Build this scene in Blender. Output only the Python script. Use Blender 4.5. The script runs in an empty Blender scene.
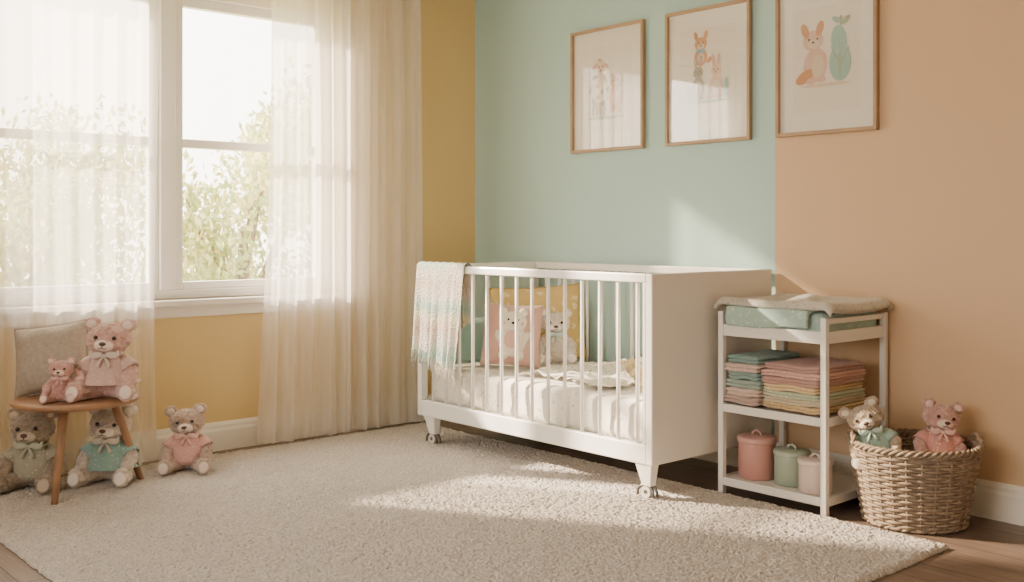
import bpy, bmesh, math, random
import numpy as np
from mathutils import Vector, Matrix, Euler, noise
random.seed(7); np.random.seed(7)
C = bpy.context.scene.collection
sin, cos, pi = math.sin, math.cos, math.pi

def lin(h):
    h = h.lstrip('#'); r = [int(h[i:i+2], 16)/255 for i in (0, 2, 4)]
    return tuple((c/12.92 if c <= .04045 else ((c+.055)/1.055)**2.4) for c in r)+(1,)

# ---------------------------------------------------------------- materials
def mat(name, col, rough=.7, bump=0, bscale=50, var=0, vscale=8, sheen=0, col2=None, metal=0, coat=0, spec=.5):
    m = bpy.data.materials.new(name); m.use_nodes = True
    nt = m.node_tree; b = nt.nodes['Principled BSDF']
    c = lin(col) if isinstance(col, str) else col
    b.inputs['Base Color'].default_value = c
    b.inputs['Roughness'].default_value = rough
    b.inputs['Metallic'].default_value = metal
    b.inputs['Specular IOR Level'].default_value = spec
    b.inputs['Coat Weight'].default_value = coat
    if sheen:
        b.inputs['Sheen Weight'].default_value = sheen
    tc = nt.nodes.new('ShaderNodeTexCoord')
    if var or col2:
        n = nt.nodes.new('ShaderNodeTexNoise'); n.inputs['Scale'].default_value = vscale; n.inputs['Detail'].default_value = 4
        nt.links.new(tc.outputs['Object'], n.inputs['Vector'])
        r = nt.nodes.new('ShaderNodeValToRGB')
        c2 = lin(col2) if col2 else tuple(x*(1-var) for x in c[:3])+(1,)
        r.color_ramp.elements[0].color = c2; r.color_ramp.elements[0].position = .35
        r.color_ramp.elements[1].color = c; r.color_ramp.elements[1].position = .65
        nt.links.new(n.outputs['Fac'], r.inputs['Fac']); nt.links.new(r.outputs['Color'], b.inputs['Base Color'])
    if bump:
        n = nt.nodes.new('ShaderNodeTexNoise'); n.inputs['Scale'].default_value = bscale; n.inputs['Detail'].default_value = 3
        nt.links.new(tc.outputs['Object'], n.inputs['Vector'])
        bp = nt.nodes.new('ShaderNodeBump'); bp.inputs['Strength'].default_value = bump; bp.inputs['Distance'].default_value = .01
        nt.links.new(n.outputs['Fac'], bp.inputs['Height']); nt.links.new(bp.outputs['Normal'], b.inputs['Normal'])
    return m

def dotmat(name, base, dots, scale=30, thr=.22, rough=.9, dots2=None, bump=.15):
    """woven cotton with little printed motifs"""
    m = mat(name, base, rough, bump, 220, sheen=.2)
    nt = m.node_tree; b = nt.nodes['Principled BSDF']
    tc = nt.nodes.new('ShaderNodeTexCoord'); v = nt.nodes.new('ShaderNodeTexVoronoi'); v.inputs['Scale'].default_value = scale
    ns = nt.nodes.new('ShaderNodeTexNoise'); ns.inputs['Scale'].default_value = scale*1.6
    nt.links.new(tc.outputs['Object'], ns.inputs['Vector'])
    ad = nt.nodes.new('ShaderNodeMixRGB'); ad.blend_type = 'ADD'; ad.inputs['Fac'].default_value = .35/scale*3
    nt.links.new(tc.outputs['Object'], ad.inputs['Color1']); nt.links.new(ns.outputs['Color'], ad.inputs['Color2'])
    nt.links.new(ad.outputs['Color'], v.inputs['Vector'])
    r = nt.nodes.new('ShaderNodeValToRGB'); r.color_ramp.elements[0].position = thr; r.color_ramp.elements[1].position = thr+.06
    r.color_ramp.elements[0].color = (1, 1, 1, 1); r.color_ramp.elements[1].color = (0, 0, 0, 1)
    nt.links.new(v.outputs['Distance'], r.inputs['Fac'])
    mx = nt.nodes.new('ShaderNodeMixRGB'); mx.inputs['Color1'].default_value = lin(base); mx.inputs['Color2'].default_value = lin(dots)
    nt.links.new(r.outputs['Color'], mx.inputs['Fac'])
    nt.links.new(mx.outputs['Color'], b.inputs['Base Color'])
    return m

def woodfloor():
    m = mat('floor_wood', '#8f7460', .42); nt = m.node_tree; b = nt.nodes['Principled BSDF']
    tc = nt.nodes.new('ShaderNodeTexCoord')
    br = nt.nodes.new('ShaderNodeTexBrick'); br.inputs['Scale'].default_value = 1; br.inputs['Brick Width'].default_value = 1.5
    br.inputs['Row Height'].default_value = .15; br.inputs['Mortar Size'].default_value = .0025; br.offset = .37
    br.inputs['Color1'].default_value = lin('#846c5b'); br.inputs['Color2'].default_value = lin('#695446'); br.inputs['Mortar'].default_value = lin('#2a1f19')
    nt.links.new(tc.outputs['Object'], br.inputs['Vector'])
    mp = nt.nodes.new('ShaderNodeMapping'); mp.inputs['Scale'].default_value = (1.5, 22, 1)
    nt.links.new(tc.outputs['Object'], mp.inputs['Vector'])
    n = nt.nodes.new('ShaderNodeTexNoise'); n.inputs['Scale'].default_value = 3; n.inputs['Detail'].default_value = 8
    nt.links.new(mp.outputs['Vector'], n.inputs['Vector'])
    mx = nt.nodes.new('ShaderNodeMixRGB'); mx.blend_type = 'OVERLAY'; mx.inputs['Fac'].default_value = .6
    nt.links.new(br.outputs['Color'], mx.inputs['Color1']); nt.links.new(n.outputs['Fac'], mx.inputs['Color2'])
    hs = nt.nodes.new('ShaderNodeHueSaturation'); hs.inputs['Saturation'].default_value = .8
    nt.links.new(mx.outputs['Color'], hs.inputs['Color'])
    nt.links.new(hs.outputs['Color'], b.inputs['Base Color'])
    bp = nt.nodes.new('ShaderNodeBump'); bp.inputs['Strength'].default_value = .25; bp.inputs['Distance'].default_value = .004
    nt.links.new(n.outputs['Fac'], bp.inputs['Height']); nt.links.new(bp.outputs['Normal'], b.inputs['Normal'])
    return m

def sheer(name, col, trans, weave=900):
    m = bpy.data.materials.new(name); m.use_nodes = True; nt = m.node_tree; nt.nodes.clear()
    o = nt.nodes.new('ShaderNodeOutputMaterial'); t = nt.nodes.new('ShaderNodeBsdfTransparent'); t.inputs[0].default_value = lin('#fffaf4')
    d = nt.nodes.new('ShaderNodeBsdfDiffuse'); d.inputs[0].default_value = lin(col)
    tl = nt.nodes.new('ShaderNodeBsdfTranslucent'); tl.inputs[0].default_value = lin(col)
    m1 = nt.nodes.new('ShaderNodeMixShader'); m1.inputs[0].default_value = .5
    nt.links.new(d.outputs[0], m1.inputs[1]); nt.links.new(tl.outputs[0], m1.inputs[2])
    m2 = nt.nodes.new('ShaderNodeMixShader')
    tc = nt.nodes.new('ShaderNodeTexCoord'); mp = nt.nodes.new('ShaderNodeMapping'); mp.inputs['Scale'].default_value = (12, 12, .6)
    n = nt.nodes.new('ShaderNodeTexNoise'); n.inputs['Scale'].default_value = 2
    nt.links.new(tc.outputs['Object'], mp.inputs['Vector']); nt.links.new(mp.outputs['Vector'], n.inputs['Vector'])
    mr = nt.nodes.new('ShaderNodeMapRange'); mr.inputs['To Min'].default_value = 1-trans-.1; mr.inputs['To Max'].default_value = 1-trans+.1
    nt.links.new(n.outputs['Fac'], mr.inputs['Value']); nt.links.new(mr.outputs['Result'], m2.inputs[0])
    nt.links.new(t.outputs[0], m2.inputs[1]); nt.links.new(m1.outputs[0], m2.inputs[2]); nt.links.new(m2.outputs[0], o.inputs[0])
    return m

def glassmat(name, refl=.08):
    m = bpy.data.materials.new(name); m.use_nodes = True; nt = m.node_tree; nt.nodes.clear()
    o = nt.nodes.new('ShaderNodeOutputMaterial'); t = nt.nodes.new('ShaderNodeBsdfTransparent'); g = nt.nodes.new('ShaderNodeBsdfGlossy')
    g.inputs['Roughness'].default_value = .02
    mx = nt.nodes.new('ShaderNodeMixShader'); mx.inputs[0].default_value = refl
    nt.links.new(t.outputs[0], mx.inputs[1]); nt.links.new(g.outputs[0], mx.inputs[2]); nt.links.new(mx.outputs[0], o.inputs[0])
    return m

# ---------------------------------------------------------------- mesh builder
class MB:
    def __init__(s): s.v = []; s.f = []; s.m = []; s.M = Matrix.Identity(4)
    def add(s, vs, fs, mi=0):
        o = len(s.v); s.v += [tuple(s.M @ Vector(v)) for v in vs]
        s.f += [tuple(i+o for i in f) for f in fs]; s.m += [mi]*len(fs)
    def box(s, a, b, mi=0):
        (x0, y0, z0), (x1, y1, z1) = a, b
        s.add([(x0, y0, z0), (x1, y0, z0), (x1, y1, z0), (x0, y1, z0), (x0, y0, z1), (x1, y0, z1), (x1, y1, z1), (x0, y1, z1)],
              [(0, 3, 2, 1), (4, 5, 6, 7), (0, 1, 5, 4), (1, 2, 6, 5), (2, 3, 7, 6), (3, 0, 4, 7)], mi)
    def frustum(s, c0, w0, c1, w1, mi=0):
        vs = []
        for c, w in ((c0, w0), (c1, w1)):
            for sx, sy in ((-1, -1), (1, -1), (1, 1), (-1, 1)): vs.append((c[0]+sx*w[0]/2, c[1]+sy*w[1]/2, c[2]))
        s.add(vs, [(0, 3, 2, 1), (4, 5, 6, 7), (0, 1, 5, 4), (1, 2, 6, 5), (2, 3, 7, 6), (3, 0, 4, 7)], mi)
    def ell(s, c, r, mi=0, nu=20, nv=14, R=None):
        R = R or Matrix.Identity(3); vs = []; c = Vector(c)
        for i in range(nv+1):
            th = pi*i/nv
            for j in range(nu):
                ph = 2*pi*j/nu
                vs.append(tuple(c+R @ Vector((r[0]*sin(th)*cos(ph), r[1]*sin(th)*sin(ph), r[2]*cos(th)))))
        fs = [(i*nu+j, (i+1)*nu+j, (i+1)*nu+(j+1) % nu, i*nu+(j+1) % nu) for i in range(nv) for j in range(nu)]
        s.add(vs, fs, mi)
    def tube(s, pts, rad, mi=0, n=8, closed=False, caps=True):
        pts = [Vector(p) for p in pts]; N = len(pts)
        rads = rad if isinstance(rad, (list, tuple)) else [rad]*N
        vs = []; up = None
        for i, p in enumerate(pts):
            if closed: t = pts[(i+1) % N]-pts[i-1]
            else: t = pts[min(i+1, N-1)]-pts[max(i-1, 0)]
            t.normalize()
            if up is None: up = Vector((0, 0, 1)) if abs(t.z) < .9 else Vector((1, 0, 0))
            a = t.cross(up)
            if a.length < 1e-5: a = t.orthogonal()
            a.normalize(); b = a.cross(t).normalized(); up = b
            for k in range(n):
                an = 2*pi*k/n; vs.append(tuple(p+(a*cos(an)+b*sin(an))*rads[i]))
        fs = []
        for i in range(N if closed else N-1):
            j = (i+1) % N
            for k in range(n): fs.append((i*n+k, i*n+(k+1) % n, j*n+(k+1) % n, j*n+k))
        if caps and not closed:
            fs.append(tuple(range(n))[::-1]); fs.append(tuple((N-1)*n+k for k in range(n)))
        s.add(vs, fs, mi)
    def lathe(s, prof, mi=0, n=32, c=(0, 0, 0), sx=1, sy=1, wob=None):
        vs = []
        for i, (r, z) in enumerate(prof):
            for k in range(n):
                a = 2*pi*k/n; rr = r+(wob(i, a) if wob else 0)
                vs.append((c[0]+rr*cos(a)*sx, c[1]+rr*sin(a)*sy, c[2]+z))
        fs = [(i*n+k, i*n+(k+1) % n, (i+1)*n+(k+1) % n, (i+1)*n+k) for i in range(len(prof)-1) for k in range(n)]
        if prof[0][0] > 1e-6: fs.append(tuple(range(n))[::-1])
        if prof[-1][0] > 1e-6: fs.append(tuple((len(prof)-1)*n+k for k in range(n)))
        s.add(vs, fs, mi)
    def grid(s, fn, nu, nv, mi=0):
        vs = [tuple(fn(i/nu, j/nv)) for i in range(nu+1) for j in range(nv+1)]
        fs = [(i*(nv+1)+j, (i+1)*(nv+1)+j, (i+1)*(nv+1)+j+1, i*(nv+1)+j+1) for i in range(nu) for j in range(nv)]
        s.add(vs, fs, mi)
    def obj(s, name, mats, smooth=True, bevel=0, parent=None, loc=None, rot=None, solid=0, subd=0, merge=False):
        me = bpy.data.meshes.new(name); me.from_pydata(s.v, [], s.f)
        for m in (mats if isinstance(mats, (list, tuple)) else [mats]): me.materials.append(m)
        me.polygons.foreach_set('material_index', s.m)
        me.polygons.foreach_set('use_smooth', [smooth]*len(me.polygons))
        if merge or bevel:
            bm = bmesh.new(); bm.from_mesh(me)
            if merge: bmesh.ops.remove_doubles(bm, verts=bm.verts, dist=1e-5)
            bmesh.ops.recalc_face_normals(bm, faces=bm.faces); bm.to_mesh(me); bm.free()
        me.update()
        o = bpy.data.objects.new(name, me); C.objects.link(o)
        if parent: o.parent = parent
        if loc: o.location = loc
        if rot: o.rotation_euler = rot
        if solid:
            md = o.modifiers.new('solid', 'SOLIDIFY'); md.thickness = solid; md.offset = 0
        if bevel:
            md = o.modifiers.new('bevel', 'BEVEL'); md.width = bevel; md.segments = 2; md.limit_method = 'ANGLE'
            md.harden_normals = False
            if smooth: 
                for p in me.polygons: p.use_smooth = False
        if subd:
            md = o.modifiers.new('sub', 'SUBSURF'); md.levels = subd; md.render_levels = subd
        return o

def empty(name, loc=(0, 0, 0), rot=(0, 0, 0), parent=None):
    e = bpy.data.objects.new(name, None); e.empty_display_size = .05; e.location = loc; e.rotation_euler = rot
    C.objects.link(e)
    if parent: e.parent = parent
    return e

def bake(o):
    dg = bpy.context.evaluated_depsgraph_get(); dg.update()
    me = bpy.data.meshes.new_from_object(o.evaluated_get(dg)); o.modifiers.clear(); o.data = me
    for p in me.polygons: p.use_smooth = True
    return o

# ---------------------------------------------------------------- palette
white = mat('painted_white', '#eae7e1', .38, .03, 40, coat=.1)
trimw = mat('trim_white', '#e9e3d9', .45)
yellow = mat('wall_paint_yellow', '#d8bf88', .85, .06, 90)
mint = mat('wall_paint_mint', '#afcbc6', .85, .06, 90)
peach = mat('wall_paint_peach', '#d3b391', .85, .06, 90)
plaster = mat('wall_paint_cream', '#d9d0c2', .9, .05, 90)
ceilm = mat('ceiling_paint', '#e9e3d9', .9)
oak = mat('oak_wood', '#b98f68', .5, .1, 60, var=.2, vscale=14)
stoolw = mat('stool_wood', '#a57c5c', .45, .15, 40, var=.3, vscale=10)
frame_oak = mat('frame_oak', '#b09070', .5, .1, 80, var=.15)
metal = mat('castor_metal', '#5f5a57', .35, metal=.5)
rubber = mat('castor_rubber', '#c9c4bd', .5)
black = mat('bead_black', '#15100e', .15, coat=.5)

# ---------------------------------------------------------------- room shell
RX, RY, RH = 6.3, -5.4, 2.75
b = MB(); b.box((-.2, RY-.2, -.1), (RX+.2, .2, 0)); b.obj('floor', woodfloor(), smooth=False)
b = MB(); b.box((-.2, RY-.2, RH), (RX+.2, .2, RH+.12)); b.obj('ceiling', ceilm, smooth=False)
b = MB(); b.box((-.2, 0, 0), (2.238, .2, RH), 0); b.box((2.238, 0, 0), (RX+.2, .2, RH), 1); b.obj('wall_back', [mint, peach], smooth=False)
WY0, WY1, WZ0, WZ1 = -2.95, -1.0, .80, 2.42
b = MB()
b.box((-.2, RY-.2, 0), (0, WY0, RH)); b.box((-.2, WY1, 0), (0, 0, RH)); b.box((-.2, WY0, 0), (0, WY1, WZ0)); b.box((-.2, WY0, WZ1), (0, WY1, RH))
b.obj('wall_left', yellow, smooth=False)
b = MB(); b.box((RX, RY-.2, 0), (RX+.2, 0, RH)); b.obj('wall_right', plaster, smooth=False)
FX0, FX1, FZ0, FZ1 = 1.6, 4.0, .7, 2.35  # bounds of an added opening behind the camera, lets in sky fill
b = MB(); b.box((0, RY-.2, 0), (FX0, RY, RH)); b.box((FX1, RY-.2, 0), (RX, RY, RH)); b.box((FX0, RY-.2, 0), (FX1, RY, FZ0)); b.box((FX0, RY-.2, FZ1), (FX1, RY, RH))
b.obj('wall_front', plaster, smooth=False)

def baseboard(name, p0, p1, nrm):
    prof = [(0, 0), (.016, 0), (.016, .105), (.011, .118), (.011, .132), (.005, .146), (0, .15)]
    vs = []
    for p in (p0, p1):
        for d, z in prof: vs.append((p[0]+nrm[0]*d, p[1]+nrm[1]*d, z))
    n = len(prof); fs = [(i, i+1, n+i+1, n+i) for i in range(n-1)]+[tuple(range(n)), tuple(range(n, 2*n))]
    b = MB(); b.add(vs, fs); b.obj(name, trimw, smooth=False, merge=True)
baseboard('baseboard_back', (.0, 0, 0), (RX, 0, 0), (0, -1))
baseboard('baseboard_left', (0, RY, 0), (0, -.0165, 0), (1, 0))
baseboard('baseboard_right', (RX, RY, 0), (RX, -.0165, 0), (-1, 0))

# ---- window
win = empty('window_1')
b = MB(); xa, xb = -.15, -.06; fw = .055
b.box((xa, WY0, WZ0), (xb, WY0+fw, WZ1)); b.box((xa, WY1-fw, WZ0), (xb, WY1, WZ1))
b.box((xa, WY0+fw, WZ0), (xb, WY1-fw, WZ0+.045)); b.box((xa, WY0+fw, WZ1-.05), (xb, WY1-fw, WZ1))
ym = (WY0+WY1)/2-.01
b.box((xa, ym-.04, WZ0+.045), (xb, ym+.04, WZ1-.05))
b.obj('window_frame', white, bevel=.004, parent=win)
b = MB()
for y0, y1 in ((WY0+fw, ym-.04), (ym+.04, WY1-fw)):
    z0, z1 = WZ0+.045, WZ1-.05; s = .05; xa2, xb2 = -.135, -.085
    b.box((xa2, y0, z0), (xb2, y0+s, z1)); b.box((xa2, y1-s, z0), (xb2, y1, z1))
    b.box((xa2, y0+s, z0), (xb2, y1-s, z0+.04)); b.box((xa2, y0+s, z1-s), (xb2, y1-s, z1))
    b.box((xa2, y0+s, 1.585), (xb2, y1-s, 1.63))
b.obj('window_sashes', white, bevel=.004, parent=win)
b = MB(); b.box((-.112, WY0+fw, WZ0+.05), (-.108, WY1-fw, WZ1-.05)); b.obj('window_glass', glassmat('window_glass', .04), smooth=False, parent=win)
b = MB()
b.box((-.06, WY0-.10, WZ0-.03), (.07, WY1+.10, WZ0)); b.box((.0, WY0-.06, WZ0-.09), (.018, WY1+.06, WZ0-.03))
b.box((0, WY0-.07, WZ0), (.02, WY0, WZ1+.07)); b.box((0, WY1, WZ0), (.02, WY1+.07, WZ1+.07)); b.box((0, WY0, WZ1), (.02, WY1, WZ1+.07))
b.obj('window_sill_casing', trimw, bevel=.004, parent=win)
fill_op = empty('fill_opening')  # unseen framed opening, added so skylight fills the room from the front
b = MB()
b.box((FX0, RY-.14, FZ0), (FX0+.06, RY-.06, FZ1)); b.box((FX1-.06, RY-.14, FZ0), (FX1, RY-.06, FZ1))
b.box((FX0, RY-.14, FZ0), (FX1, RY-.06, FZ0+.06)); b.box((FX0, RY-.14, FZ1-.06), (FX1, RY-.06, FZ1)); b.box((2.77, RY-.14, FZ0), (2.83, RY-.06, FZ1))
b.obj('fill_opening_frame', white, smooth=False, parent=fill_op)

# ---- curtains
def curtain(name, y0, y1, xbase, nf, amp, seed, m, dense=None, flare=.0):
    rs = random.Random(seed); ph = [rs.uniform(0, 6.28) for _ in range(6)]
    def fn(u, v):  # v height
        z = .027+v*2.54
        k = 1-v
        uu = u+.016*sin(9*u+ph[0]+2.2*v)*k
        y = y0+(y1-y0)*uu + .02*sin(ph[1]+3*v)*k
        if flare: y += flare*(u-.5)*k**3
        a = amp*(.5+.5*sin(5.3*u+ph[2]+.8*v)**2)
        x = xbase + a*sin(2*pi*nf*u+1.3*sin(4*u+ph[3])+.9*sin(3*v+ph[4])*k) + .35*a*sin(2*pi*nf*2.37*u+ph[5]+2.2*v)
        x += .02*k**4*sin(23*u+ph[1])
        return (max(x, .075 if z > .6 and z < .9 else .035), y, z)
    b = MB(); b.grid(fn, 280, 64); o = b.obj(name, m); return o
sheerL = sheer('sheer_linen', '#fbf8f4', .54)
sheerR = sheer('sheer_linen_dense', '#f8f4ee', .36)
curtain('sheer_curtain', -3.45, -2.115, .118, 10, .026, 3, sheerL, flare=.03)
curtain('sheer_curtain.001', -1.50, -.54, .125, 8.5, .036, 5, sheerR, flare=.05)
b = MB(); b.tube([(.12, -3.6, 2.58), (.12, -.4, 2.58)], .012, n=12); b.ell((.12, -3.61, 2.58), (.025, .025, .025)); b.ell((.12, -.39, 2.58), (.025, .025, .025))
for y in (-3.5, -.5, -2): b.tube([(.0, y, 2.58), (.12, y, 2.58)], .007)
b.obj('curtain_rod', white)

# ---- rug : chunky shag, every tuft is modelled in the surface
def vnoise(x, y, s, seed):
    x = x*s+seed*17.3; y = y*s+seed*9.1
    xi = np.floor(x).astype(np.int64); yi = np.floor(y).astype(np.int64); fx = x-xi; fy = y-yi
    fx = fx*fx*(3-2*fx); fy = fy*fy*(3-2*fy)
    def h(a, b):
        n = (a*374761393+b*668265263+seed*982451653) & 0x7fffffff; n = ((n ^ (n >> 13))*1274126177) & 0x7fffffff
        return ((n ^ (n >> 16)) & 0xffff)/65535.
    return (h(xi, yi)*(1-fx)+h(xi+1, yi)*fx)*(1-fy)+(h(xi, yi+1)*(1-fx)+h(xi+1, yi+1)*fx)*fy
rx0, rx1, ry0, ry1 = .15, 3.335, -3.07, -.52
nx, ny = 1150, 920
X, Y = np.meshgrid(np.linspace(rx0, rx1, nx), np.linspace(ry0, ry1, ny), indexing='ij')
e = np.minimum(np.minimum(X-rx0, rx1-X), np.minimum(Y-ry0, ry1-Y))
wx = X+.012*vnoise(X, Y, 50, 3); wy = Y+.012*vnoise(X, Y, 50, 4)
hgt = .004*vnoise(wx, wy, 90, 1)+.007*vnoise(wx, wy, 170, 2)+.005*vnoise(wx, wy, 260, 12)+.003*vnoise(wx, wy, 22, 5)+.004*vnoise(wx, wy, 5, 6)
Z = .003+(.006+hgt)*np.clip(e/.018, 0, 1)**.5
Xd = X+.007*(vnoise(X, Y, 130, 7)-.5)+.008*(vnoise(X, Y, 30, 8)-.5); Yd = Y+.007*(vnoise(X, Y, 130, 9)-.5)+.008*(vnoise(X, Y, 30, 10)-.5)
co = np.stack([Xd, Yd, Z], -1).reshape(-1, 3)
I = (np.arange(nx-1)[:, None]*ny+np.arange(ny-1)[None, :]).ravel(); F4 = np.stack([I, I+ny, I+ny+1, I+1], -1)
me = bpy.data.meshes.new('shag_rug'); me.vertices.add(len(co)); me.vertices.foreach_set('co', co.ravel())
me.loops.add(F4.size); me.loops.foreach_set('vertex_index', F4.ravel().astype(np.int32))
me.polygons.add(len(F4)); me.polygons.foreach_set('loop_start', (np.arange(len(F4))*4).astype(np.int32))
me.update(calc_edges=True); me.polygons.foreach_set('use_smooth', [True]*len(F4))
rugm = mat('rug_wool', '#cdc4ba', .95, .4, 380, col2='#afa49a', vscale=110, sheen=.3)
me.materials.append(rugm); rug = bpy.data.objects.new('shag_rug', me); C.objects.link(rug)

# ---------------------------------------------------------------- pictures
matw = mat('mat_board', '#efe9df', .9)
paper = mat('print_paper', '#ebe3d7', .9)
pg = glassmat('picture_glass', .07)
inks = [mat('ink_'+n, c, .9) for n, c in (('grey', '#a79d94'), ('pink', '#d9a898'), ('orange', '#d19a76'), ('mint', '#a0c4bb'), ('cream', '#dfcdb8'), ('dark', '#65554b'), ('sage', '#a8b298'), ('blush', '#dfbcae'), ('blue', '#8fb2bb'))]
def ellp(b, cx, cz, rx, rz, rot, mi, ly, n=28):
    c, s = cos(rot), sin(rot)
    vs = [(cx+rx*cos(2*pi*k/n)*c-rz*sin(2*pi*k/n)*s, ly, cz+rx*cos(2*pi*k/n)*s+rz*sin(2*pi*k/n)*c) for k in range(n)]
    b.add(vs, [tuple(range(n))], mi)
def picture(x0, x1, z0, z1, art):
    cx, cz = (x0+x1)/2, (z0+z1)/2; w, h = x1-x0, z1-z0
    e = empty('framed_picture', (cx, 0, cz)); f = .017; d0, d1 = -.028, -.002
    b = MB(); a, c = w/2, h/2
    b.box((-a, d0, -c), (-a+f, d1, c)); b.box((a-f, d0, -c), (a, d1, c)); b.box((-a+f, d0, -c), (a-f, d1, -c+f)); b.box((-a+f, d0, c-f), (a-f, d1, c))
    b.obj('frame', frame_oak, bevel=.002, parent=e)
    b = MB(); b.box((-a+f, -.010, -c+f), (a-f, -.003, c-f)); b.obj('mat_board', matw, smooth=False, parent=e)
    b = MB(); b.box((-a*.66, -.0105, -c*.70), (a*.66, -.0101, c*.70)); b.obj('print', paper, smooth=False, parent=e)
    b = MB(); b.box((-a+f, -.0225, -c+f), (a-f, -.021, c-f)); b.obj('glass', pg, smooth=False, parent=e)
    b = MB(); L = [-.0108]
    def E(cx, cz, rx, rz, mi, rot=0): L[0] -= .00012; ellp(b, cx, cz, rx, rz, rot, mi, L[0])
    if art == 1:   # curly lamb standing beside a small pink pig with a ball
        for k in range(12):
            an = k*pi/6; E(-.05+.04*cos(an), -.01+.055*sin(an), .025, .025, 4 if k % 2 else 0)
        E(-.05, -.01, .045, .06, 4); E(-.03, -.02, .012, .012, 0); E(-.06, .01, .012, .012, 0); E(-.055, -.04, .012, .012, 0)
        for dx in (-.085, -.06, -.04, -.015): E(dx, -.10, .008, .035, 0)
        for k in range(8):
            an = k*pi/4; E(-.045+.022*cos(an), .10+.022*sin(an), .014, .014, 4 if k % 2 else 0)
        E(-.038, .093, .026, .030, 7); E(-.075, .10, .020, .009, 1, .5); E(-.005, .10, .020, .009, 1, -.5)
        E(-.048, .098, .004, .005, 5); E(-.028, .098, .004, .005, 5); E(-.038, .080, .006, .004, 5)
        E(.055, -.05, .042, .05, 1); E(.055, -.05, .026, .034, 7); E(.035, -.105, .010, .018, 1); E(.075, -.105, .010, .018, 1)
        E(.058, .02, .032, .028, 1); E(.035, .047, .010, .014, 7, .4); E(.080, .047, .010, .014, 7, -.4); E(.058, .012, .013, .009, 7); E(.047, .026, .003, .004, 5); E(.069, .026, .003, .004, 5)
        E(0, -.14, .11, .007, 6)
    elif art == 2:  # little fox in a blue hat above two seated rabbits
        E(-.035, .07, .034, .036, 2); E(-.035, .065, .018, .024, 4); E(-.035, .125, .032, .028, 2); E(-.060, .158, .010, .022, 2, .3); E(-.010, .158, .010, .022, 2, -.3)
        E(-.035, .113, .018, .013, 4); E(-.047, .13, .0035, .0045, 5); E(-.023, .13, .0035, .0045, 5); E(-.035, .118, .005, .004, 5); E(-.035, .095, .026, .008, 8); E(.012, .055, .020, .010, 2, .6); E(.026, .064, .008, .006, 4, .6)
        for sx in (-.048, .045):
            c1 = 0 if sx < 0 else 7
            E(sx, -.06, .032, .046, c1); E(sx, -.065, .018, .030, 4); E(sx, .005, .026, .024, c1); E(sx-.013, .047, .008, .030, c1, .12); E(sx+.013, .047, .008, .030, c1, -.12); E(sx-.013, .047, .004, .022, 1, .12); E(sx+.013, .047, .004, .022, 1, -.12)
            E(sx-.010, .009, .003, .004, 5); E(sx+.010, .009, .003, .004, 5); E(sx, -.001, .004, .003, 5); E(sx-.018, -.104, .014, .008, c1); E(sx+.018, -.104, .014, .008, c1)
        E(0, -.12, .11, .006, 6); E(.095, -.07, .010, .045, 3, -.1); E(-.10, -.08, .010, .035, 6, .15)
    else:          # fox kit beside a leafy pear
        E(-.045, -.03, .052, .065, 7, -.15); E(-.09, -.07, .045, .022, 2, .5); E(-.035, -.035, .026, .045, 4); E(-.055, .065, .045, .038, 7); E(-.090, .105, .015, .030, 2, .4); E(-.025, .108, .015, .030, 2, -.3)
        E(-.052, .052, .026, .018, 4); E(-.072, .07, .004, .005, 5); E(-.036, .07, .004, .005, 5); E(-.054, .058, .006, .004, 5); E(-.02, -.085, .02, .012, 7); E(-.065, -.09, .02, .012, 7)
        E(.06, -.03, .045, .07, 3); E(.055, .05, .032, .06, 3, .1); E(.06, -.02, .004, .07, 6); E(.04, .0, .003, .04, 6, .5); E(.08, -.01, .003, .04, 6, -.5); E(.065, .125, .006, .02, 6)
        E(.085, .125, .022, .010, 6, .7); E(.045, .13, .020, .009, 3, -.6); E(0, -.108, .11, .007, 4)
    S = 1.2
    b.v = [(x*S, y, z*S+.01) for x, y, z in b.v]
    b.obj('illustration', inks, smooth=False, parent=e)
picture(.886, 1.432, 1.59, 2.275, 1)
picture(1.584, 2.112, 1.59, 2.275, 2)
picture(2.258, 2.773, 1.59, 2.275, 3)

# ---------------------------------------------------------------- crib
crib = empty('crib')
X0, X1, Y0, Y1, ZT = .585, 2.237, -.88, -.022, .97
b = MB(); t = .035
b.box((X1-t, Y0, .165), (X1, Y1, ZT)); b.obj('end_panel', white, bevel=.006, parent=crib)
b = MB()   # left end frame + rails
b.box((X0, Y0, .165), (X0+t, Y0+.045, ZT)); b.box((X0, Y1-.045, .165), (X0+t, Y1, ZT)); b.box((X0, Y0+.045, ZT-.045), (X0+t, Y1-.045, ZT)); b.box((X0, Y0+.045, .165), (X0+t, Y1-.045, .25))
for y in (Y0+.001, Y1-.034):
    b.box((X0+t, y, ZT-.038), (X1-t, y+.033, ZT)); b.box((X0+t, y, .165), (X1-t, y+.033, .248))
b.box((X1-t-.02, Y0+.001, .248), (X1-t, Y0+.03, ZT-.038))
b.box((X0+t, Y0+.034, .2), (X1-t, Y1-.034, .225))
b.obj('frame_rails', white, bevel=.005, parent=crib)
b = MB()
n = 14
for k in range(n):
    x = X0+t+(X1-2*t-X0)*(k+.75)/(n+.3)
    for y in (Y0+.018, Y1-.018): b.tube([(x, y, .245), (x, y, ZT-.03)], .0085, n=10)
for k in range(6):
    y = Y0+.045+(Y1-Y0-.09)*(k+1)/7; b.tube([(X0+t/2, y, .245), (X0+t/2, y, ZT-.04)], .0085, n=10)
b.obj('slats', white, parent=crib)
b = MB()
for x, dx in ((X0+.085, .02), (X1-.06, .012)):
    for y in (Y0+.035, Y1-.035): b.frustum((x, y, .168), (.095, .05), (x+dx, y, .072), (.046, .036))
b.obj('legs', white, bevel=.004, parent=crib)
b = MB(); zc = .047
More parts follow.
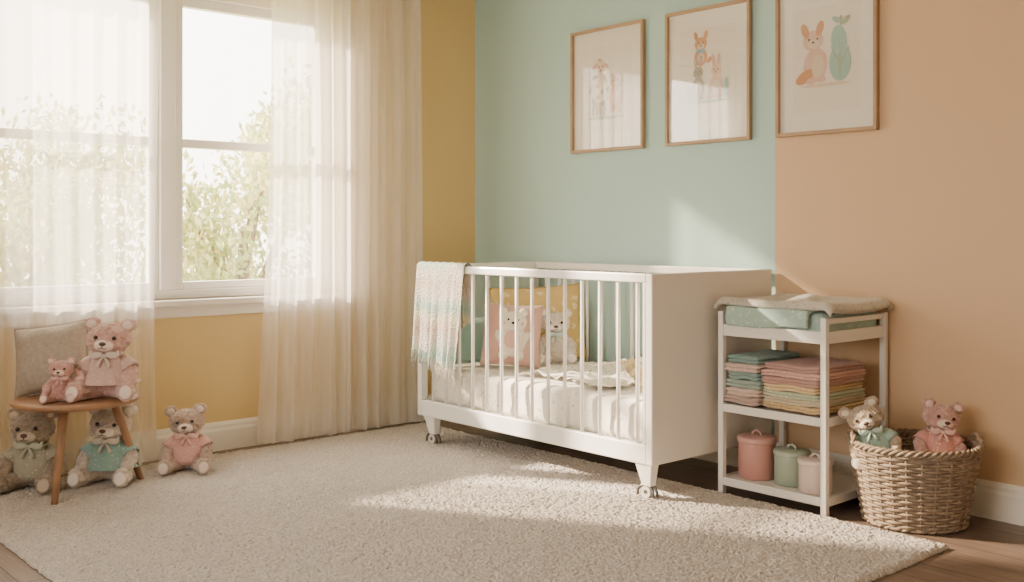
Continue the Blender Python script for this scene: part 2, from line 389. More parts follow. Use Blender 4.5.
for x in (X0+.105, X1-.048):
    for y in (Y0+.035, Y1-.035):
        b.tube([(x, y, zc), (x, y, .076)], .012, 0, 10)
        arc = [(x-.008+.044*cos(a), y, zc-.012+.042*sin(a)) for a in [pi*(-.06+k/12*1.1) for k in range(13)]]
        for s in (-.012, .012): b.tube([(p[0], p[1]+s, p[2]) for p in arc], .006, 0, 6)
        b.tube([(x-.008, y-.013, zc), (x-.008, y+.013, zc)], .026, 1, 20)
        b.tube([(x-.008, y-.015, zc), (x-.008, y+.015, zc)], .009, 0, 14)
castors = b.obj('castors', [metal, rubber], smooth=False, parent=crib)

# mattress
sheetm = dotmat('fitted_sheet', '#e9e3d7', '#b8b2a7', 26, .13)
def slab(x0, x1, y0, y1, z0, z1, name, m, parent, r=.04, amp=.004, seed=0):
    bm = bmesh.new(); bmesh.ops.create_cube(bm, size=1)
    for v in bm.verts: v.co = Vector(((x0+x1)/2+v.co.x*(x1-x0), (y0+y1)/2+v.co.y*(y1-y0), (z0+z1)/2+v.co.z*(z1-z0)))
    bmesh.ops.bevel(bm, geom=bm.edges[:], offset=r, segments=5, affect='EDGES', profile=.5)
    for _ in range(12):
        es = [e for e in bm.edges if e.calc_length() > .03]
        if not es: break
        bmesh.ops.subdivide_edges(bm, edges=es, cuts=1, use_grid_fill=True)
        if len(bm.verts) > 40000: break
    bmesh.ops.triangulate(bm, faces=[f for f in bm.faces if len(f.verts) > 4])
    bm.normal_update()
    for v in bm.verts:
        n = noise.noise(v.co*6+Vector((seed, 0, 0)))*amp+noise.noise(Vector((v.co.x*14, v.co.y*14, v.co.z*26)))*amp*.8
        v.co += v.normal*n
    me = bpy.data.meshes.new(name); bm.to_mesh(me); bm.free(); me.materials.append(m)
    for p in me.polygons: p.use_smooth = True
    o = bpy.data.objects.new(name, me); C.objects.link(o); o.parent = parent; return o
slab(X0+t+.012, X1-t-.022, Y0+.05, Y1-.045, .232, .425, 'mattress', sheetm, crib, amp=.006)

# muslin spread on mattress
muslin = dotmat('muslin_floral', '#e2dacb', '#969286', 38, .2)
b = MB()
def mus(u, v):
    x = 1.26+.60*u; y = -.76+.66*v+.04*sin(5*u)
    z = .440+.016*abs(sin(9*u+3*v))+.028*max(0, noise.noise(Vector((u*5, v*5, 2))))+.014*noise.noise(Vector((u*14, v*14, 6)))
    return (x+.02*sin(6*v), y, z)
b.grid(mus, 70, 50); b.obj('muslin_blanket', muslin, solid=.005)

# knitted throw over the front rail
def throwmat():
    m = mat('knit_throw', '#f0eadf', .95, .0, sheen=.3); nt = m.node_tree; bs = nt.nodes['Principled BSDF']
    tc = nt.nodes.new('ShaderNodeTexCoord'); sp = nt.nodes.new('ShaderNodeSeparateXYZ'); nt.links.new(tc.outputs['Object'], sp.inputs[0])
    n = nt.nodes.new('ShaderNodeTexNoise'); n.inputs['Scale'].default_value = 6; nt.links.new(tc.outputs['Object'], n.inputs['Vector'])
    a = nt.nodes.new('ShaderNodeMath'); a.operation = 'MULTIPLY_ADD'; a.inputs[1].default_value = .12; nt.links.new(n.outputs['Fac'], a.inputs[0]); nt.links.new(sp.outputs['Z'], a.inputs[2])
    mr = nt.nodes.new('ShaderNodeMapRange'); mr.inputs['From Min'].default_value = .5; mr.inputs['From Max'].default_value = 1.06; nt.links.new(a.outputs[0], mr.inputs['Value'])
    r = nt.nodes.new('ShaderNodeValToRGB'); nt.links.new(mr.outputs['Result'], r.inputs['Fac']); cr = r.color_ramp
    cols = ['#ece4d7', '#b3d0c5', '#ebe5d9', '#e6cfbe', '#ebe2c8', '#b4d2c7', '#ede6d9', '#e8d5c3', '#ede8dc', '#c2dad0']
    cr.elements[0].color = lin(cols[0]); cr.elements[1].color = lin(cols[-1]); cr.elements[1].position = 1
    for i, c in enumerate(cols[1:-1]): e = cr.elements.new((i+1)/(len(cols)-1)); e.color = lin(c)
    nt.links.new(r.outputs['Color'], bs.inputs['Base Color'])
    w = nt.nodes.new('ShaderNodeTexVoronoi'); w.inputs['Scale'].default_value = 95; nt.links.new(tc.outputs['Object'], w.inputs['Vector'])
    bp = nt.nodes.new('ShaderNodeBump'); bp.inputs['Strength'].default_value = .9; bp.inputs['Distance'].default_value = .008
    nt.links.new(w.outputs['Distance'], bp.inputs['Height']); nt.links.new(bp.outputs['Normal'], bs.inputs['Normal'])
    return m
tm = throwmat()
b = MB(); yr = Y0+.017
def thr(u, v):   # v: 0 = outer bottom -> 1 inner bottom
    x = .595+.40*u
    Lo, Li = .44+.07*u-.02*sin(6*u), .30+.05*sin(4*u); ro = .028
    s = v*(Lo+pi*ro+Li)
    if s < Lo: y = yr-ro; z = (.958)-(Lo-s); k = (Lo-s)/Lo
    elif s < Lo+pi*ro: a = (s-Lo)/ro; y = yr-ro*cos(a); z = .958+ro*sin(a); k = 0
    else: y = yr+ro; z = .958-(s-Lo-pi*ro); k = (s-Lo-pi*ro)/Li
    w = .018*k*sin(15*u+1)+.008*k*sin(31*u+3*v)
    if s < Lo: y -= .012*k+abs(w)
    elif k > 0: y += .016*k+abs(w)
    x += (.05*k*(.35-u)-.02*k if s < Lo else 0)
    return (x, y, z+.002*sin(40*u))
b.grid(thr, 60, 110)
for k in range(38):
    u = (k+.5)/38; p = Vector(thr(u, 0)); l = .06+.015*random.random()
    b.tube([p, p+Vector((random.uniform(-.004, .004), -.002, -l*.5)), p+Vector((random.uniform(-.008, .008), random.uniform(-.004, .002), -l))], .003, n=5)
b.obj('knit_throw_blanket', tm)

# ---------------------------------------------------------------- cushions
def cushion(name, w, h, th, m, loc, yaw, lean, roll=0, parent=None, extra=None, piping=None):
    e = empty(name, loc, parent=parent); e.rotation_euler = Euler((0, 0, yaw))
    in_ = empty('tilt', (0, 0, 0), (lean, roll, 0), e)
    b = MB(); N = 30
    def side(sg):
        def fn(u, v):
            a, c = 2*u-1, 2*v-1
            px = a*(1-.07*(1-abs(c)**2)*abs(a)); pz = c*(1-.07*(1-abs(a)**2)*abs(c))
            d = (max(0, (1-a**4))*max(0, (1-c**4)))**.6
            wr = .010*noise.noise(Vector((a*3, c*3, sg*4+w)))*d
            return (px*w/2, sg*(th/2*d+wr), h/2+pz*h/2)
        return fn
    b.grid(side(-1), N, N); b.grid(side(1), N, N)
    mats = [m]
    if piping:
        mats.append(piping); pts = []
        f = side(1)
        for i in range(24): pts.append(f(i/24, 0))
        for i in range(24): pts.append(f(1, i/24))
        for i in range(24): pts.append(f(1-i/24, 1))
        for i in range(24): pts.append(f(0, 1-i/24))
        b.tube([(p[0], 0, p[2]) for p in pts], .005, 1, 8, closed=True)
    b.obj('cover', mats, parent=in_, merge=True)
    if extra: extra(in_, w, h, th)
    return e
yel = dotmat('pillow_mustard_print', '#d8bb78', '#eadaa9', 17, .26)
yel2 = mat('piping_mustard', '#c3a35f', .9)
pinkc = mat('cushion_dusty_pink', '#d2a699', .95, .3, 200, sheen=.4)
tealc = mat('cushion_teal', '#8fb6ae', .95, .3, 200, sheen=.3)
linen = mat('cushion_linen', '#b5aa9c', .95, .3, 180, col2='#a89d8f', vscale=60)
linenp = mat('piping_linen', '#9a8f82', .95)
cream = mat('felt_cream', '#ece2d4', .95, .4, 150, sheen=.4)
pinkf = mat('felt_pink', '#e0b6aa', .95, .3, 150)
def bear_applique(p, w, h, th):
    b = MB(); y = -th/2-.004
    b.ell((0, y+.012, h*.40), (w*.24, .03, h*.26)); b.ell((0, y+.006, h*.68), (w*.23, .034, h*.17))
    for s in (-1, 1):
        b.ell((s*w*.16, y+.012, h*.84), (w*.075, .02, h*.07)); b.ell((s*w*.2, y+.01, h*.42), (w*.07, .025, h*.14), R=Matrix.Rotation(s*.5, 3, 'Y')); b.ell((s*w*.13, y+.012, h*.17), (w*.085, .03, h*.08))
        b.ell((s*w*.08, y-.027, h*.70), (.006, .004, .006), 2, 10, 8); b.ell((s*w*.14, y-.018, h*.65), (.012, .004, .01), 1, 10, 8)
    b.ell((0, y-.028, h*.65), (.010, .006, .007), 2, 10, 8); b.ell((0, y-.015, h*.40), (w*.13, .006, h*.14), 1)
    b.obj('bear_applique', [cream, pinkf, black], parent=p)
cushion('mustard_pillow', .52, .42, .13, yel, (.89, -.27, .435), math.radians(48), math.radians(-15), math.radians(-3), piping=yel2)
cushion('bear_cushion', .32, .34, .11, pinkc, (1.02, -.60, .437), math.radians(50), math.radians(-14), math.radians(4), extra=bear_applique)
cushion('teal_cushion', .30, .26, .10, tealc, (.80, -.66, .437), math.radians(55), math.radians(-14))

# ---------------------------------------------------------------- teddy bears
def teddy(name, loc, yaw, H, furc, furd, muz, dress=None, bow=None, tilt=0, turn=0, pitch=0, lean=(0, 0), legs=1.0, seed=1, skirt=True, rot=None, nose='#5a3f38', legspread=1.0):
    e = empty(name, loc, rot or (lean[0], lean[1], yaw)); e.scale = (1.18, 1.1, 1)
    tag = 'bear%d' % seed
    fm = mat(tag+'_plush', furc, .95, .6, 420, sheen=.6, col2=furd, vscale=55)
    mm = mat(tag+'_muzzle', muz, .95, .4, 260, sheen=.4)
    nm = mat(tag+'_nose', nose, .4)
    hp = Vector((0, 0, .55))*H
    Rh = Euler((pitch, tilt, turn)).to_matrix()
    def hc(p): return hp+Rh @ (Vector(p)*H-hp)
    b = MB()
    b.ell((0, 0, .24*H), (.195*H, .175*H, .235*H)); b.ell((0, 0, .38*H), (.16*H, .14*H, .17*H)); b.ell((0, 0, .50*H), (.095*H, .09*H, .10*H))
    b.ell(hc((0, -.02, .715)), (.22*H, .188*H, .187*H), R=Rh); b.ell(hc((0, -.05, .66)), (.21*H, .163*H, .123*H), R=Rh)
    b.ell(hc((0, -.18, .655)), (.10*H, .09*H, .075*H), R=Rh)
    for s in (-1, 1):
        b.ell(hc((s*.178, .01, .885)), (.084*H, .05*H, .086*H), R=Rh @ Matrix.Rotation(s*.35, 3, 'Y'))
        sh, el, pw = (s*.13*H, -.01*H, .45*H), (s*.24*H, -.07*H, .32*H), (s*.235*H, -.19*H, .215*H)
        b.tube([sh, ((sh[0]+el[0])/2, -.02*H, .40*H), el, ((el[0]+pw[0])/2, -.13*H, .265*H), pw], [.068*H, .076*H, .078*H, .074*H, .062*H], n=14)
        b.ell(pw, (.068*H, .07*H, .066*H)); b.ell(sh, (.07*H, .07*H, .07*H))
        L = legs; sp = legspread
        hip, kn, an = (s*.11*H, -.04*H, .105*H), (s*(.16+.03*sp)*H, -.19*L*H, .105*H), (s*(.18+.05*sp)*H, -.34*L*H, .09*H)
        b.tube([hip, kn, an], [.105*H, .098*H, .086*H], n=16); b.ell(hip, (.1*H, .1*H, .1*H))
        b.ell((an[0]+s*.005*H, an[1]-.035*H, .122*H), (.088*H, .065*H, .12*H), R=Matrix.Rotation(-.18, 3, 'X') @ Matrix.Rotation(s*.12, 3, 'Z'))
    o = b.obj('body', [fm], parent=e)
    md = o.modifiers.new('r', 'REMESH'); md.mode = 'VOXEL'; md.voxel_size = .0115*H; md.use_smooth_shade = True
    md = o.modifiers.new('s', 'SMOOTH'); md.iterations = 5; md.factor = .5
    bake(o)
    if not o.data.materials: o.data.materials.append(fm)
    me = o.data; nv = len(me.vertices); co = np.empty(nv*3); me.vertices.foreach_get('co', co); co = co.reshape(-1, 3)
    nr = np.empty(nv*3); me.vertex_normals.foreach_get('vector', nr); nr = nr.reshape(-1, 3)
    q = co/H
    f1 = vnoise(q[:, 0]+q[:, 2]*.7, q[:, 1]-q[:, 2]*.6, 26, seed)+vnoise(q[:, 0]-q[:, 1]*.8, q[:, 2], 30, seed+3)-1
    f2 = vnoise(q[:, 0]+q[:, 2]*.7, q[:, 1]-q[:, 2]*.6, 60, seed+5)+vnoise(q[:, 0]-q[:, 1]*.8, q[:, 2], 66, seed+7)-1
    co = co+nr*((.010*f1+.018*f2)*H)[:, None]; co[:, 2] = np.maximum(co[:, 2], .002)
    me.vertices.foreach_set('co', co.ravel()); me.update()
    b = MB()
    b.ell(hc((0, -.212, .652)), (.095*H, .078*H, .07*H), 0, R=Rh)
    for s in (-1, 1):
        b.ell(hc((s*.178, -.036, .885)), (.052*H, .028*H, .053*H), 1, R=Rh @ Matrix.Rotation(s*.35, 3, 'Y'))
        L = legs; ax, ay = s*(.185+.05*legspread)*H, -.34*L*H-.035*H-.06*H
        b.ell((ax+s*.006*H, ay, .118*H), (.06*H, .02*H, .08*H), 1, R=Matrix.Rotation(-.18, 3, 'X') @ Matrix.Rotation(s*.12, 3, 'Z'))
        b.ell(hc((s*.090, -.199, .742)), (.022*H, .021*H, .025*H), 2, 12, 8, R=Rh)
    b.ell(hc((0, -.287, .678)), (.036*H, .018*H, .025*H), 3, 14, 10, R=Rh)
    for s in (-1, 1):
        b.tube([hc((0, -.291, .658)), hc((0, -.292, .632)), hc((s*.02, -.287, .618)), hc((s*.042, -.277, .624))], .005*H, 3, 6)
    b.obj('face', [mm, mat(tag+'_pads', muz, .9, .3, 200), black, nm], parent=e)
    if dress:
        dm = dotmat(tag+'_dress', dress, '#f3eadf', 90, .14)
        b = MB()
        prof = [(.10, .535), (.135, .515), (.172, .46), (.195, .40), (.212, .33)]
        if skirt: prof += [(.235, .28), (.28, .225), (.31, .19), (.315, .18)]
        else: prof += [(.222, .25), (.215, .17), (.195, .10)]
        prof = [(r*H, z*H) for r, z in prof][::-1]
        nseg = 96; n0 = len(prof)
        def wob(i, a):
            k = max(0, (4-i)/4) if skirt else 0
            return .014*H*k*sin(15*a)+.004*H*noise.noise(Vector((cos(a)*4, sin(a)*4, i)))
        vs = []
        for i, (r, z) in enumerate(prof):
            for q in range(nseg):
                a = 2*pi*q/nseg; rr = r+wob(i, a)
                vs.append((rr*cos(a), rr*sin(a)*.93, z+(.005*H*sin(15*a) if i == 0 and skirt else 0)))
        fs = [(i*nseg+q, i*nseg+(q+1) % nseg, (i+1)*nseg+(q+1) % nseg, (i+1)*nseg+q) for i in range(n0-1) for q in range(nseg)]
        b.add(vs, fs)
        for s in (-1, 1):
            b.tube([(s*.12*H, -.005*H, .47*H), (s*.175*H, -.02*H, .41*H), (s*.236*H, -.06*H, .342*H)], [.07*H, .092*H, .098*H], n=18, caps=False)
        b.obj('outfit', [dm], parent=e, solid=.006*H)
    if bow:
        bm_ = mat(tag+'_ribbon', bow, .55, .1, 120, sheen=.2); b = MB(); y = -.175*H; z = .525*H
        ring = [(.135*H*cos(2*pi*k/28), .125*H*sin(2*pi*k/28)-.01*H, z+.0*H+.012*H*sin(2*pi*k/28)) for k in range(28)]
        b.tube(ring, .016*H, 0, 8, closed=True)
        b.ell((0, y-.01*H, z), (.026*H, .022*H, .026*H))
        for s in (-1, 1):
            R = Matrix.Rotation(s*.25, 3, 'Y'); b.ell((s*.075*H, y-.005*H, z+.008*H), (.065*H, .02*H, .043*H), R=R)
            b.ell((s*.125*H, y, z+.013*H), (.022*H, .02*H, .052*H), R=R)
            b.tube([(0, y-.012*H, z), (s*.035*H, y-.028*H, z-.06*H), (s*.055*H, y-.03*H, z-.13*H)], [.008*H, .016*H, .021*H], n=8)
        b.obj('bow', bm_, parent=e)
    return e
D = math.radians
RZ = .024; SZ = .432
teddy('teddy_bear', (.575, -2.525, SZ), D(56), .355, '#e4bdb2', '#cf9c92', '#eedbd1', dress='#cfb0a9', bow='#d9cabf', tilt=D(4), seed=1, legs=.9, legspread=1.3)
teddy('teddy_bear', (.56, -2.715, SZ), D(60), .19, '#dcaaa2', '#c99189', '#ead0c6', bow='#dfb3ad', seed=2, legs=.85, skirt=False)
teddy('teddy_bear', (.272, -2.735, RZ), D(52), .36, '#a8957f', '#8c7863', '#c2b19c', dress='#a5a08c', bow='#b2b5a1', seed=3, skirt=False, tilt=D(-3))
teddy('teddy_bear', (.375, -2.44, RZ), D(50), .355, '#e2d4c7', '#cdbaaa', '#ece2d6', dress='#93b5ac', bow='#cfc4b6', seed=4, tilt=D(4))
teddy('teddy_bear', (.40, -2.085, RZ), D(58), .315, '#c9b0a3', '#b19686', '#decfc3', dress='#d8a8a1', bow='#e3b8b0', seed=5, tilt=D(-5), skirt=False)
teddy('teddy_bear', (1.04, -.29, .437), D(48), .30, '#ece1d3', '#dbccbc', '#f2eae0', bow='#c0d4cc', seed=6, legs=.7)
teddy('teddy_bear', (2.03, -.66, .455), D(20), .21, '#dfc793', '#cbb17c', '#ede1cd', bow='#a9cbc1', seed=9, legs=.7, rot=(D(-62), D(12), D(75)))

# ---------------------------------------------------------------- stool
st = empty('wooden_stool', (.481, -2.629, .020))
b = MB(); b.lathe([(.0, .384), (.238, .384), (.256, .392), (.26, .401), (.255, .409), (.245, .411), (0, .411)], n=64); b.obj('seat', stoolw, parent=st, merge=True)
b = MB()
F = Vector((-.7498, .6614, 0)); R_ = Vector((.6617, .7498, 0))
for f, s in (((-.19), .0), ((.2), .18), ((.12), -.22)):
    d = F*f+R_*s; top = d*.62+Vector((0, 0, .388)); bot = d*1.12+Vector((0, 0, .0))
    b.tube([bot, bot.lerp(top, .5), top], [.014, .018, .020], n=14)
b.obj('legs', stoolw, parent=st)
cushion('linen_cushion', .33, .31, .14, linen, (.375, -2.69, SZ+.008), D(50), D(-16), D(-8), piping=linenp)

# ---------------------------------------------------------------- changing table
ct = empty('changing_table'); a0, a1, c0, c1 = 2.290, 2.822, -.505, -.02; lw = .026
b = MB()
for x in (a0, a1-lw):
    for y in (c0, c1-lw): b.box((x, y, 0.0), (x+lw, y+lw, .80))
for x in (a0+.003, a1-lw+.003):
    b.box((x, c0+lw, .775), (x+lw-.006, c1-lw, .797)); b.box((x, c0+lw, .695), (x+lw-.006, c1-lw, .745))
for y in (c0+.003, c1-lw+.003):
    b.box((a0+lw, y, .695), (a1-lw, y+lw-.006, .745))
b.box((a0+lw, c1-lw+.003, .775), (a1-lw, c1-.003, .797))
b.box((a0+lw-.004, c0+lw-.006, .70), (a1-lw+.004, c1-lw+.006, .715))
for z in (.372, .052):
    b.box((a0+.002, c0+.002, z), (a1-.002, c1-.002, z+.02))
    for y in (c0-.0, c1-.008): b.box((a0+lw, y, z-.008), (a1-lw, y+.008, z+.027))
    for x in (a0, a1-.008): b.box((x, c0+lw, z-.008), (x+.008, c1-lw, z+.027))
b.obj('frame', white, bevel=.0025, parent=ct)

padm = dotmat('changing_pad_mint', '#a9c3ba', '#cddbd4', 40, .2)
padc = dotmat('pad_cover_print', '#c6c0b4', '#a5a799', 45, .22)
pad = empty('changing_pad')
slab(a0+.028, a1-.028, c0+.028, c1-.028, .717, .818, 'pad_core', padm, pad, r=.03, amp=.005, seed=4)
b = MB()
def padf(u, v):      # printed cover, folded once, gently rolled at the long sides
    a, c = 2*u-1, 2*v-1
    x = (a0+a1)/2+a*.285; y = (c0+c1)/2-.0+c*.238
    ins = (1-abs(a)**6)*(1-abs(c)**6)
    z = .836+.018*abs(c)**3+.010*abs(a)**3+ins*(.008*noise.noise(Vector((u*5, v*5, 1)))+.012*math.exp(-((a-.15+.5*c)/.09)**2))
    k = max(0, abs(a)-.86)/.14; z -= .030*k*k
    k = max(0, abs(c)-.88)/.12; z -= .026*k*k
    return (x, y, z)
b.grid(padf, 90, 70); b.obj('pad_cover', padc, parent=pad, solid=.020)
b = MB()
def fold(u, v):
    x = a0+.05+.40*u; s = v*.17
    if s < .09: y = c0+.10-s; z = .838-.003*sin(5*u)-.02*(s/.09)
    else: y = c0+.004-.004*sin(6*u)-.010*sin(pi*(s-.09)/.09); z = .820-(s-.09)*(.85+.12*sin(3*u+1))
    return (x, y, z+.002*sin(11*u))
b.grid(fold, 40, 24); b.obj('folded_edge', padm, parent=pad, solid=.014)

# folded towels
def towel_stack(name, x0, x1, y0, y1, z0, cols, th):
    b = MB(); mats = []
    for i, c in enumerate(cols):
        m = dotmat(name+'_cloth%d' % i, c[0], c[1], 60, .2) if isinstance(c, tuple) else mat(name+'_cloth%d' % i, c, .95, .8, 260, sheen=.4)
        mats.append(m); z = z0+i*th; j = random.uniform(-.012, .012); w = random.uniform(-.014, .004); ph = random.uniform(0, 6)
        q = th/2*.95
        for lay in range(2):
            zc = z+q/2+lay*q; r = q*.48; prof = []
            for k in range(9): an = -pi/2-pi*k/8; prof.append((y0+j+r+r*cos(an), zc+r*sin(an)))
            for k in range(9): an = pi/2-pi*k/8; prof.append((y1-r+r*cos(an), zc+r*sin(an)))
            P = []; N = 18
            for s in range(N+1):
                u = s/N; x = x0-w+(x1-x0+2*w)*u; en = min(u, 1-u)*2; sh = 1-.45*(1-min(1, en*7))**2
                P.append([(x+.003*noise.noise(Vector((y*30, zz*50, i))), y+.005*sin(u*7+i)+.005*noise.noise(Vector((u*5, i, lay))), zc+(zz-zc)*sh*1.06+.006*noise.noise(Vector((u*4, y*9, i*3.1)))) for y, zz in prof])
            n = len(prof); vs = [p for row in P for p in row]
            fs = [(s*n+k, s*n+(k+1) % n, (s+1)*n+(k+1) % n, (s+1)*n+k) for s in range(N) for k in range(n)]
            fs += [tuple(range(n))[::-1], tuple(N*n+k for k in range(n))]
            b.add(vs, fs, i)
    return b.obj(name, mats)
towel_stack('folded_towel_stack', 2.318, 2.490, -.485, -.16, .4035, ['#c6aa9e', ('#d3b9ad', '#ebddd2'), '#a4b8ae', '#8fada7', ('#d0b8ad', '#e9dad0'), '#86a8a3'], .035)
towel_stack('folded_blanket_stack', 2.510, 2.787, -.49, -.14, .4035, [('#cfb488', '#eedfbf'), '#dfd0b2', ('#b9c3a9', '#e6ddc3'), ('#dcc096', '#eedcbb'), '#cb9d95', ('#d0a69d', '#ecccc0'), '#c79b95'], .0275)

# canisters
def canister(x, y, r, h, col, lid):
    m = mat('canister_enamel', col, .45, .05, 30, coat=.2); ml = mat('canister_lid', lid, .45, coat=.2)
    e = empty('lidded_canister', (x, y, .0725))
    b = MB(); b.lathe([(0, 0), (r*.93, 0), (r, .006), (r, h*.74), (r*.98, h*.76), (0, h*.76)], 0, 48); b.obj('body', m, parent=e, merge=True)
    b = MB(); b.lathe([(0, h*.762), (r*1.05, h*.762), (r*1.06, h*.78), (r*1.06, h*.85), (r*1.0, h*.88), (r*.3, h*.90), (0, h*.905)], 0, 48)
    b.tube([(r*.28*cos(a), 0, h*.895+r*.25*sin(a)) for a in [pi*k/10 for k in range(11)]], .005, 0, 8); b.obj('lid', ml, parent=e, merge=True)
canister(2.398, -.37, .080, .205, '#c49088', '#cc9d95')
canister(2.568, -.36, .073, .165, '#a0ae9c', '#acb8a6')
canister(2.712, -.405, .068, .155, '#dcc9bf', '#e2d3c9')

# ---------------------------------------------------------------- basket
wick = mat('wicker', '#9f8b77', .7, .3, 120, var=.35, vscale=25)
bx, by = 3.068, -.268; bk = empty('wicker_basket', (bx, by, 0.002)); Hb = .30
def br_(z): return .188+.05*(z/Hb)
b = MB(); NR = 24; S = 26
for r in range(NR):
    z = .008+(Hb-.016)*r/(NR-1); pts = []
    for k in range(S*6):
        a = 2*pi*k/(S*6); pts.append(((br_(z)+.0055*cos(S/2*a*1+ (r % 2)*pi))*cos(a), (br_(z)+.0055*cos(S/2*a+(r % 2)*pi))*sin(a), z))
    b.tube(pts, .0066, 0, 6, closed=True)
for k in range(S):
    a = 2*pi*k/S; b.tube([(br_(z)*cos(a), br_(z)*sin(a), z) for z in (0, .1, .2, Hb+.004)], .0055, 0, 6)
for w in range(3):
    b.tube([((br_(Hb)+.008*cos(18*a+w*2.09))*cos(a), (br_(Hb)+.008*cos(18*a+w*2.09))*sin(a), Hb+.008+.008*sin(18*a+w*2.09)) for a in [2*pi*k/216 for k in range(216)]], .007, 0, 6, closed=True)
for w in range(2):
    b.tube([((br_(0)+.006*cos(18*a+w*3.14))*cos(a), (br_(0)+.006*cos(18*a+w*3.14))*sin(a), .01+.005*sin(18*a+w*3.14)) for a in [2*pi*k/216 for k in range(216)]], .006, 0, 6, closed=True)
b.lathe([(0, .004), (.188, .004), (.188, .01), (0, .01)], 0, 40)
for an in (D(40), D(220)):
    c = Vector((cos(an), sin(an), 0)); t_ = Vector((-sin(an), cos(an), 0))
    for w in range(2):
        pts = [c*(br_(Hb)+.005*cos(w*pi+k*.9))+t_*(.06*cos(pi*k/14))+Vector((0, 0, Hb+.006+.045*sin(pi*k/14)+.004*sin(w*pi+k*.9))) for k in range(15)]
        b.tube(pts, .0075, 0, 7)
b.obj('weave', wick, parent=bk)
b = MB(); 
def fill(u, v):
    r = u*.205; a = v*2*pi; return (r*cos(a), r*sin(a), .205+.02*noise.noise(Vector((r*cos(a)*14, r*sin(a)*14, 1)))-.02*u)
b.grid(fill, 16, 48); b.obj('liner_blanket', mat('basket_liner', '#d9cdbf', .9, .3, 80), parent=bk, merge=True, solid=.01)
teddy('teddy_bear', (2.972, -.355, .222), D(30), .268, '#cdb89f', '#b39e85', '#dfd2bf', dress='#a4bfb3', bow='#b9cbbf', seed=7, tilt=D(-14), legs=.55, lean=(0, D(-14)), skirt=False)
teddy('teddy_bear', (3.125, -.20, .222), D(44), .268, '#d9aba0', '#c49186', '#e6cabf', dress='#cf978f', bow='#e0bab2', seed=8, tilt=D(6), legs=.55, lean=(0, D(4)), skirt=False)

# ---------------------------------------------------------------- outside
grass = mat('lawn', '#a3ad78', .9, .5, 20, col2='#c2bd8e', vscale=2)
b = MB(); b.box((-40, -30, -1.3), (-.6, 30, -1.2)); b.obj('garden_lawn', grass, smooth=False)
leafs = [mat('leaf_green', '#acb67c', .7), mat('leaf_gold', '#d6c98e', .7), mat('bark', '#8a7763', .9, .5, 20)]
for m in leafs[:2]:
    nt = m.node_tree; bs = nt.nodes['Principled BSDF']; tl = nt.nodes.new('ShaderNodeBsdfTranslucent'); tl.inputs[0].default_value = bs.inputs['Base Color'].default_value
    mx = nt.nodes.new('ShaderNodeMixShader'); mx.inputs[0].default_value = .5; o = nt.nodes['Material Output']
    nt.links.new(bs.outputs[0], mx.inputs[1]); nt.links.new(tl.outputs[0], mx.inputs[2]); nt.links.new(mx.outputs[0], o.inputs[0])
def tree(x, y, z0, h, rad, nl, seed):
    rs = random.Random(seed); b = MB()
    b.tube([(x, y, z0), (x+.05, y, z0+h*.4), (x, y+.1, z0+h*.8)], [.12, .09, .03], 2, 10)
    blobs = []
    for k in range(14):
        a = rs.uniform(0, 6.28); rr = rad*rs.uniform(.2, .85); zz = z0+h*rs.uniform(.4, 1.0); c = Vector((x+rr*cos(a), y+rr*sin(a), zz)); blobs.append((c, rad*rs.uniform(.28, .5)))
        b.tube([(x, y, z0+h*.35), tuple(c.lerp(Vector((x, y, zz)), .4)-Vector((0, 0, .1))), tuple(c)], [.04, .025, .008], 2, 6)
    for c, r in blobs:
        for _ in range(nl//14):
            d = Vector((rs.gauss(0, 1), rs.gauss(0, 1), rs.gauss(0, 1))).normalized()*r*rs.random()**.4; p = c+d
            q = Euler((rs.uniform(0, 6.28), rs.uniform(0, 6.28), rs.uniform(0, 6.28))).to_matrix(); s = rs.uniform(.04, .08)
            b.add([tuple(p+q @ Vector(v)*s) for v in ((-1, 0, 0), (0, -.45, 0), (1, 0, 0), (0, .45, 0))], [(0, 1, 2, 3)], 0 if rs.random() < .6 else 1)
    b.obj('garden_tree', leafs, smooth=False)
tree(-6.5, 1.6, -1.195, 3.0, 1.5, 5000, 1)
tree(-7.5, 3.6, -1.195, 4.6, 1.7, 5500, 2)
tree(-7.0, -.6, -1.195, 2.7, 1.3, 4000, 3)
tree(-9, .4, -1.195, 3.6, 1.5, 4000, 4)
tree(-8.0, 5.6, -1.195, 4.6, 1.7, 4000, 5)

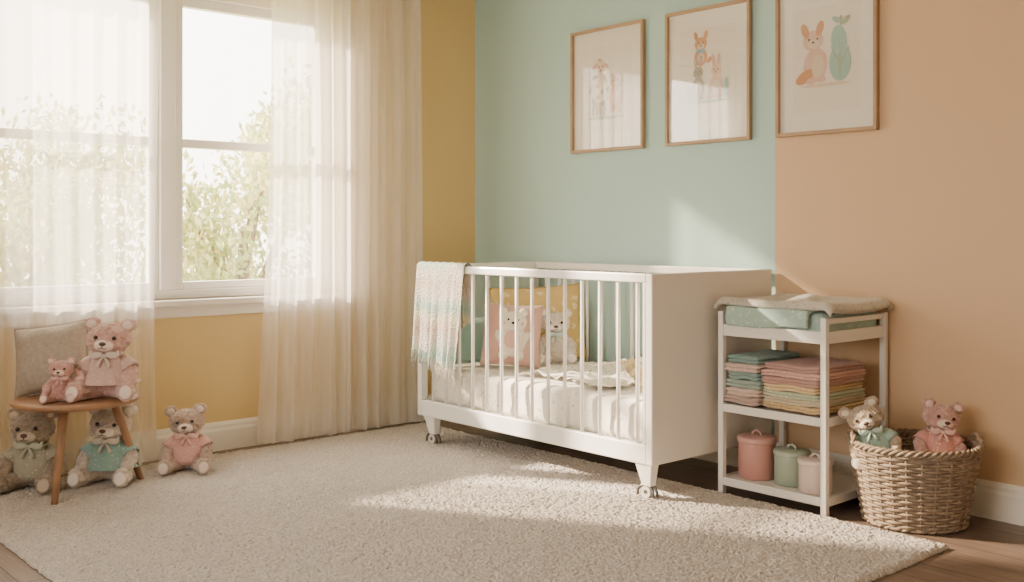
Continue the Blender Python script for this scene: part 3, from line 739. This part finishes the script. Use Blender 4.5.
# ---------------------------------------------------------------- light
w = bpy.data.worlds.new('sky'); bpy.context.scene.world = w; w.use_nodes = True; nt = w.node_tree
bg = nt.nodes['Background']; tc = nt.nodes.new('ShaderNodeTexCoord'); sp = nt.nodes.new('ShaderNodeSeparateXYZ'); r = nt.nodes.new('ShaderNodeValToRGB')
nt.links.new(tc.outputs['Generated'], sp.inputs[0]); nt.links.new(sp.outputs['Z'], r.inputs['Fac'])
r.color_ramp.elements[0].color = lin('#fff1df'); r.color_ramp.elements[1].color = lin('#f3eee6'); r.color_ramp.elements[1].position = .6
# hazy aureole: the western sky around the low sun is brighter and warmer
sd = Vector((1, .64, -.575)).normalized()
vm = nt.nodes.new('ShaderNodeVectorMath'); vm.operation = 'DOT_PRODUCT'; vm.inputs[1].default_value = tuple(-sd); nt.links.new(tc.outputs['Generated'], vm.inputs[0])
mr = nt.nodes.new('ShaderNodeMapRange'); mr.inputs['From Min'].default_value = .0; mr.inputs['From Max'].default_value = 1.0; mr.inputs['To Min'].default_value = 5.2; mr.inputs['To Max'].default_value = 16.0
nt.links.new(vm.outputs['Value'], mr.inputs['Value']); nt.links.new(mr.outputs['Result'], bg.inputs['Strength'])
nt.links.new(r.outputs['Color'], bg.inputs['Color'])
L = bpy.data.lights.new('sun', 'SUN'); L.energy = 33; L.color = (1, .82, .60); L.angle = D(2.2)
so = bpy.data.objects.new('sun', L); C.objects.link(so); so.rotation_euler = sd.to_track_quat('-Z', 'Y').to_euler(); so.location = (-3, -4, 4)
def portal(name, loc, rot, sx, sy):
    L = bpy.data.lights.new(name, 'AREA'); L.shape = 'RECTANGLE'; L.size = sx; L.size_y = sy; L.cycles.is_portal = True
    o = bpy.data.objects.new(name, L); C.objects.link(o); o.location = loc; o.rotation_euler = rot
portal('sky_portal_left', (-.19, ym, (WZ0+WZ1)/2), (0, D(-90), 0), WZ1-WZ0, WY1-WY0)
portal('sky_portal_front', ((FX0+FX1)/2, RY-.19, (FZ0+FZ1)/2), (D(90), 0, 0), FX1-FX0, FZ1-FZ0)

# ---------------------------------------------------------------- camera
cd = bpy.data.cameras.new('camera'); cam = bpy.data.objects.new('camera', cd); C.objects.link(cam)
cam.location = (5.104, -4.189, 1.15); cam.rotation_euler = (D(90), 0, math.atan2(.7498, .6614))
cd.sensor_width = 36; cd.lens = 36.53; cd.shift_y = -.0586; cd.clip_start = .05
bpy.context.scene.camera = cam
